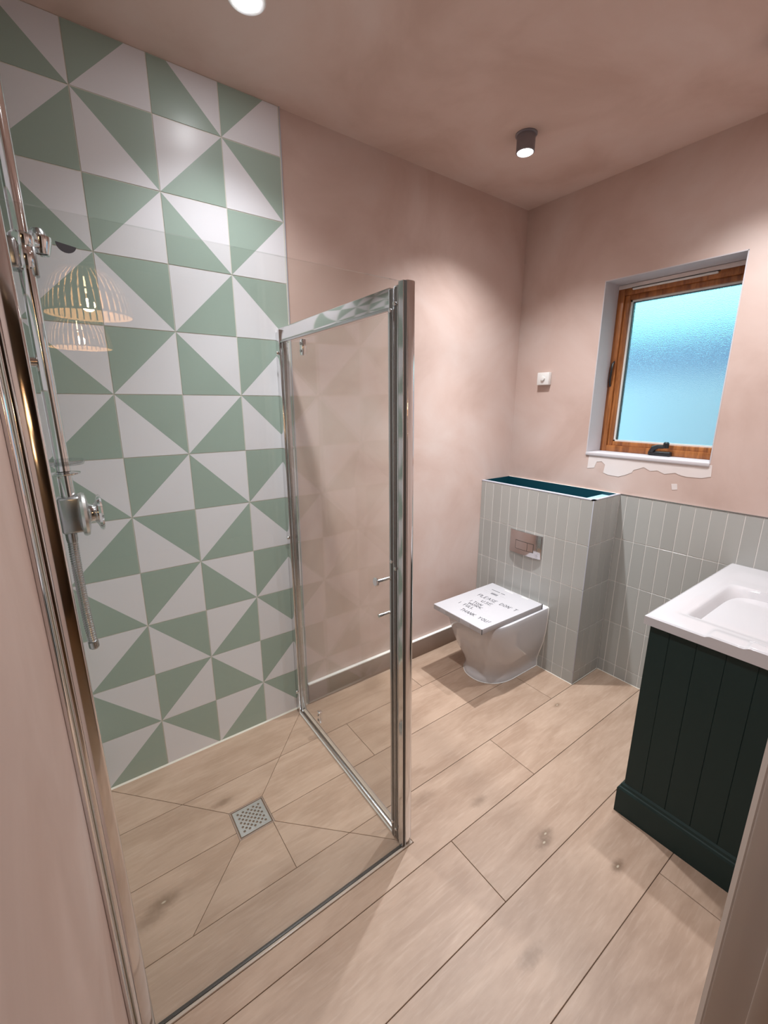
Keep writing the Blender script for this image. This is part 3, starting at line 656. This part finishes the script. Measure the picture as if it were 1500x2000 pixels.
# flattened carton laid over it
CZ = .385
cb = thing('cardboard_box', (1.67, YT, .358), 'flat white carton with handwritten note lying on the toilet', 'box')
cor = [(1.449, -.150), (1.449, -.470), (1.890, -.479), (1.897, -.150)]
m = MB(); m.prism(cor, .3585, CZ); m.build('carton', 'card', cb, bevel=.0012)
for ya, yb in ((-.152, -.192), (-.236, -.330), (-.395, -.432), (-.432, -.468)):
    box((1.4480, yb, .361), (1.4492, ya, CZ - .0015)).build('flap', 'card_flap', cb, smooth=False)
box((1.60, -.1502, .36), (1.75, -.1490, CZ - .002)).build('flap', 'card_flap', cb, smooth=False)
for q in (((1.4475, -.4706, .3585), (1.450, -.4685, CZ + .0002)), ((1.886, -.4795, .3585), (1.8915, -.474, CZ + .0003))): box(*q).build('dark_corner', 'ink', cb, smooth=False)
for (xa, ya, yb) in ((1.868, -.255, -.31), (1.873, -.36, -.40)):
    box((xa, yb, CZ - .0003), (xa + .012, ya, CZ + .0003)).build('tape', 'card_tape', cb, smooth=False)
GL = {'P': [[(0,0),(0,1),(.6,.95),(.65,.6),(.05,.5)]], 'L': [[(0,1),(0,0),(.6,.05)]], 'E': [[(.6,1),(0,1),(0,0),(.65,0)],[(0,.5),(.45,.55)]], 'A': [[(0,0),(.35,1),(.7,0)],[(.12,.4),(.6,.4)]],
      'S': [[(.6,.9),(.2,1),(.1,.7),(.55,.4),(.5,.05),(0,.05)]], 'D': [[(0,0),(.05,1),(.6,.7),(.55,.2),(0,0)]], 'O': [[(.3,1),(0,.6),(.15,.05),(.5,.05),(.65,.6),(.3,1)]], 'N': [[(0,0),(.05,1),(.55,0),(.6,1)]],
      "'": [[(.1,1),(.05,.75)]], 'T': [[(0,1),(.7,1)],[(.35,1),(.3,0)]], 'U': [[(0,1),(.05,.1),(.5,.05),(.6,1)]], 'I': [[(.1,0),(.15,1)]], 'W': [[(0,1),(.15,0),(.4,.7),(.6,0),(.8,1)]], 'R': [[(0,0),(0,1),(.6,.9),(.55,.55),(.05,.5),(.6,0)]],
      'K': [[(0,0),(.05,1)],[(.6,1),(.05,.5),(.65,0)]], 'H': [[(0,0),(0,1)],[(.6,0),(.6,1)],[(0,.5),(.6,.5)]], 'Y': [[(0,1),(.3,.5),(.65,1)],[(.3,.5),(.25,0)]], '!': [[(.3,1.1),(.1,.3)],[(.05,.1),(.0,0)]], 'F': [[(.6,1),(0,1),(0,0)],[(0,.55),(.45,.55)]]}
INK = MB()
def write(txt, start, end, h, wd=.0030):
    # start/end: baseline in carton plane (x, y); letters stand towards the wall
    s, e_ = Vector(start), Vector(end); d = (e_ - s); n = len(txt); d /= n; up = Vector((-d.y, d.x)).normalized(); rt = d.normalized()
    rnd = random.Random(txt); m = INK
    for i, chh in enumerate(txt):
        for st in GL.get(chh, []):
            pp = [s + d * i + rt * (q[0] * d.length * 1.15) + up * (q[1] * h + rnd.uniform(-.0015, .0015)) for q in st]
            for a, b in zip(pp[:-1], pp[1:]):
                t = (b - a).normalized(); nn = Vector((-t.y, t.x)) * wd / 2
                m.quadify([(*(a - nn), CZ + .0004), (*(b - nn), CZ + .0004), (*(b + nn), CZ + .0004), (*(a + nn), CZ + .0004)], [[0, 1, 2, 3]])
write("PLEASE DON'T", (1.703, -.212), (1.712, -.452), .026)
write("USE", (1.660, -.272), (1.664, -.340), .024)
write("ITON", (1.618, -.235), (1.622, -.312), .020)
write("WORK", (1.592, -.248), (1.596, -.335), .020)
write("I FULL", (1.556, -.215), (1.562, -.310), .022)
write("THANK YOU!", (1.508, -.272), (1.514, -.458), .024)
INK.build("handwriting", "ink", cb, smooth=False)["kind"] = "stuff"
mb = MB()
mb.box((1.822, -.262, CZ), (1.826, -.208, CZ + .0004)); mb.box((1.822, -.296, CZ), (1.826, -.270, CZ + .0004))
for k in range(8): mb.box((1.776, -.240 - k*.0052, CZ), (1.794, -.2372 - k*.0052, CZ + .0004))
mb.build('printed_label', 'ink', cb, smooth=False)['kind'] = 'stuff'
mb = MB()
for a in ((1.806, -.30, 1.8075, -.20), (1.768, -.29, 1.7695, -.20), (1.786, -.225, 1.789, -.185), (1.790, -.325, 1.793, -.292)): mb.box((a[0], a[1], CZ), (a[2], a[3], CZ + .0003))
mb.build('printed_lines', 'ink_faint', cb, smooth=False)['kind'] = 'stuff'

# flush plate
fp = thing('flush_plate', (XB, -.318, .65), 'bowed chrome dual flush plate on the grey tiled boxing', 'flush plate')
pb = []; y0, y1, z0, z1 = -.4155, -.220, .594, .7175
for k in range(17):
    t = k / 16; y = y0 + (y1 - y0) * t
    pb.append((XB - .006 - .010 * (1 - (2*t - 1) ** 2) ** .7, y))
poly = pb + [(XB, y1), (XB, y0)]
m = MB(); m.prism(poly, z0, z1); pl_ = m.build('plate', 'plate_chrome', fp, bevel=.001, angle=25)
def bow(y): t = (y - y0) / (y1 - y0); return XB - .006 - .010 * (1 - (2*t - 1) ** 2) ** .7
def button(ya, yb, za, zb, d, name, mat, par):
    ys = [ya + (yb - ya) * k / 8 for k in range(9)]
    m = MB(); m.prism([(bow(y) - d, y) for y in ys] + [(bow(y) + .002, y) for y in ys[::-1]], za, zb); return m.build(name, mat, par, angle=25)
button(-.374, -.262, .620, .668, .0003, 'button_surround', 'dark_seal', fp)
button(-.3735+.0375, -.2645, .6225, .6655, .0010, 'flush_button', 'plate_chrome', fp)
button(-.3715, -.3385, .6225, .6655, .0010, 'flush_button', 'plate_chrome', fp)

# pull-type switch box on the window wall
sw = thing('wall_switch', (xw, -.183, 1.50), 'small square white switch with round knob on the plaster', 'switch')
box((xw - .026, -.218, 1.467), (xw - .0005, -.148, 1.531)).build('casing', 'plastic_white', sw, bevel=.003)
mb = MB(); mb.lathe([(.012, 0), (.0125, -.004), (.011, -.009), (.001, -.010)], (xw - .026, -.185, 1.500), 'x', 20); mb.build('knob', 'plastic_white', sw)
mb = MB(); mb.box((xw - .0275, -.192, 1.5105), (xw - .025, -.178, 1.5125)); mb.build('indicator', 'ink_faint', sw, smooth=False)

# ================================================================== VANITY
vn = thing('vanity_unit', (1.8, -1.34, 0), 'dark green tongue-and-groove vanity unit with moulded plinth', 'vanity unit')
VX, VY = 1.430, -1.139
box((VX + .010, YF + .001, .10), (L - .002, VY - .006, .60)).build('carcass', 'vanity_paint', vn, smooth=False)
gy = [VY, -1.194, -1.264, -1.334, -1.404, -1.474, YF + .002]
for a, b in zip(gy[:-1], gy[1:]):
    mb = MB(); mb.prism([(VX + .011, a), (VX + .0012, a - .0001), (VX, a - .0012), (VX, b + .0012), (VX + .0012, b + .0001), (VX + .011, b)], .100, .714); mb.build('side_board', 'vanity_paint', vn, smooth=False)
for k in range(2):
    xa = VX + .012 + k * .365; box((xa, VY - .007, .125), (xa + .36, VY + .002, .708)).build('door', 'vanity_paint', vn, bevel=.003)
pl_ = MB()
prof = [(0, 0), (.0, .094), (.003, .101), (.006, .104), (.008, .112), (.013, .118), (.02, .118), (.03, 0)]
def plinth_pt(u, v): return u, v
yb_ = -1.124; xp = 1.417
rr = [[(xp + u, YF + .001, v) for u, v in prof], [(xp + u, yb_ - u, v) for u, v in prof], [(L - .002, yb_ - u, v) for u, v in prof]]
n = len(prof); vs = [p for r_ in rr for p in r_]; fs = [[i*n + k, i*n + (k+1) % n, (i+1)*n + (k+1) % n, (i+1)*n + k] for i in range(2) for k in range(n)] + [list(range(n)), [2*n + k for k in range(n)][::-1]]
pl_.quadify(vs, fs); pl_.build('plinth', 'vanity_paint', vn, smooth=False)
# basin
bs = thing('basin', (1.8, -1.34, .7145), 'white ceramic rectangular basin slab on the green vanity unit', 'basin')
X0, X1, Y0, Y1, ZB, ZT_ = 1.417, L - .0015, YF + .0015, -1.124, .7148, .745
def sst(a, b, t):
    t = min(1, max(0, (t - a) / (b - a))); return t * t * (3 - 2 * t)
def bz(x, y):
    z = ZT_ + (.006 * sst(-1.278, -1.292, y) + .006 * sst(-1.366, -1.380, y)) * sst(1.50, 1.455, x)
    edge = min(x - X0, X1 - x, Y1 - y)
    z -= .004 * (1 - sst(0, .006, edge))
    def lip(a, b, t):
        t = min(1, max(0, (t - a) / (b - a))); return 1 - (1 - t) ** 2.2
    t_ = -1.197 - y
    front = 0 if t_ < 0 else (.78 * t_ / .075 if t_ < .075 else min(1, .78 + .22 * (t_ - .075) / .07))
    din = [lip(1.532, 1.556, x), lip(1.925, 1.76, x), front, lip(-1.515, -1.43, y)]
    dd = din[0] * din[1] * din[2] * din[3]
    # shallow dish in front of the far shelf
    z -= .012 * sst(1.50, 1.53, x) * sst(2.10, 1.98, x) * sst(-1.165, -1.195, y) * sst(-1.53, -1.50, y) * .35
    return z - .118 * dd
def grid_axis(a, b, n, extra): 
    v = [a + (b - a) * i / n for i in range(n + 1)] + extra; return sorted(set(round(q, 5) for q in v))
gx = grid_axis(X0, X1, 100, [X0 + .0015, X0 + .003, X0 + .005, X1 - .003]); gy_ = grid_axis(Y0, Y1, 80, [Y1 - .0015, Y1 - .003, Y1 - .005])
m = MB(); nx, ny = len(gx), len(gy_)
vs = [(x, y, bz(x, y)) for y in gy_ for x in gx]; fs = [[j_*nx + i, j_*nx + i + 1, (j_+1)*nx + i + 1, (j_+1)*nx + i] for j_ in range(ny - 1) for i in range(nx - 1)]
bord = [i for i in range(nx)] + [j_*nx + nx - 1 for j_ in range(1, ny)] + [(ny-1)*nx + i for i in range(nx - 2, -1, -1)] + [j_*nx for j_ in range(ny - 2, 0, -1)]
o_ = len(vs); vs += [(vs[i][0], vs[i][1], ZB) for i in bord]; nb = len(bord)
fs += [[bord[k], bord[(k+1) % nb], o_ + (k+1) % nb, o_ + k] for k in range(nb)] + [list(range(o_, o_ + nb))]
m.quadify(vs, fs); m.build('basin_slab', 'ceramic', bs, angle=50)
mb = MB(); mb.lathe([(.022, 0), (.022, .003), (.018, .004), (.001, .004)], (1.73, -1.36, .636), 'z', 24); mb.build('plug', 'chrome', bs)
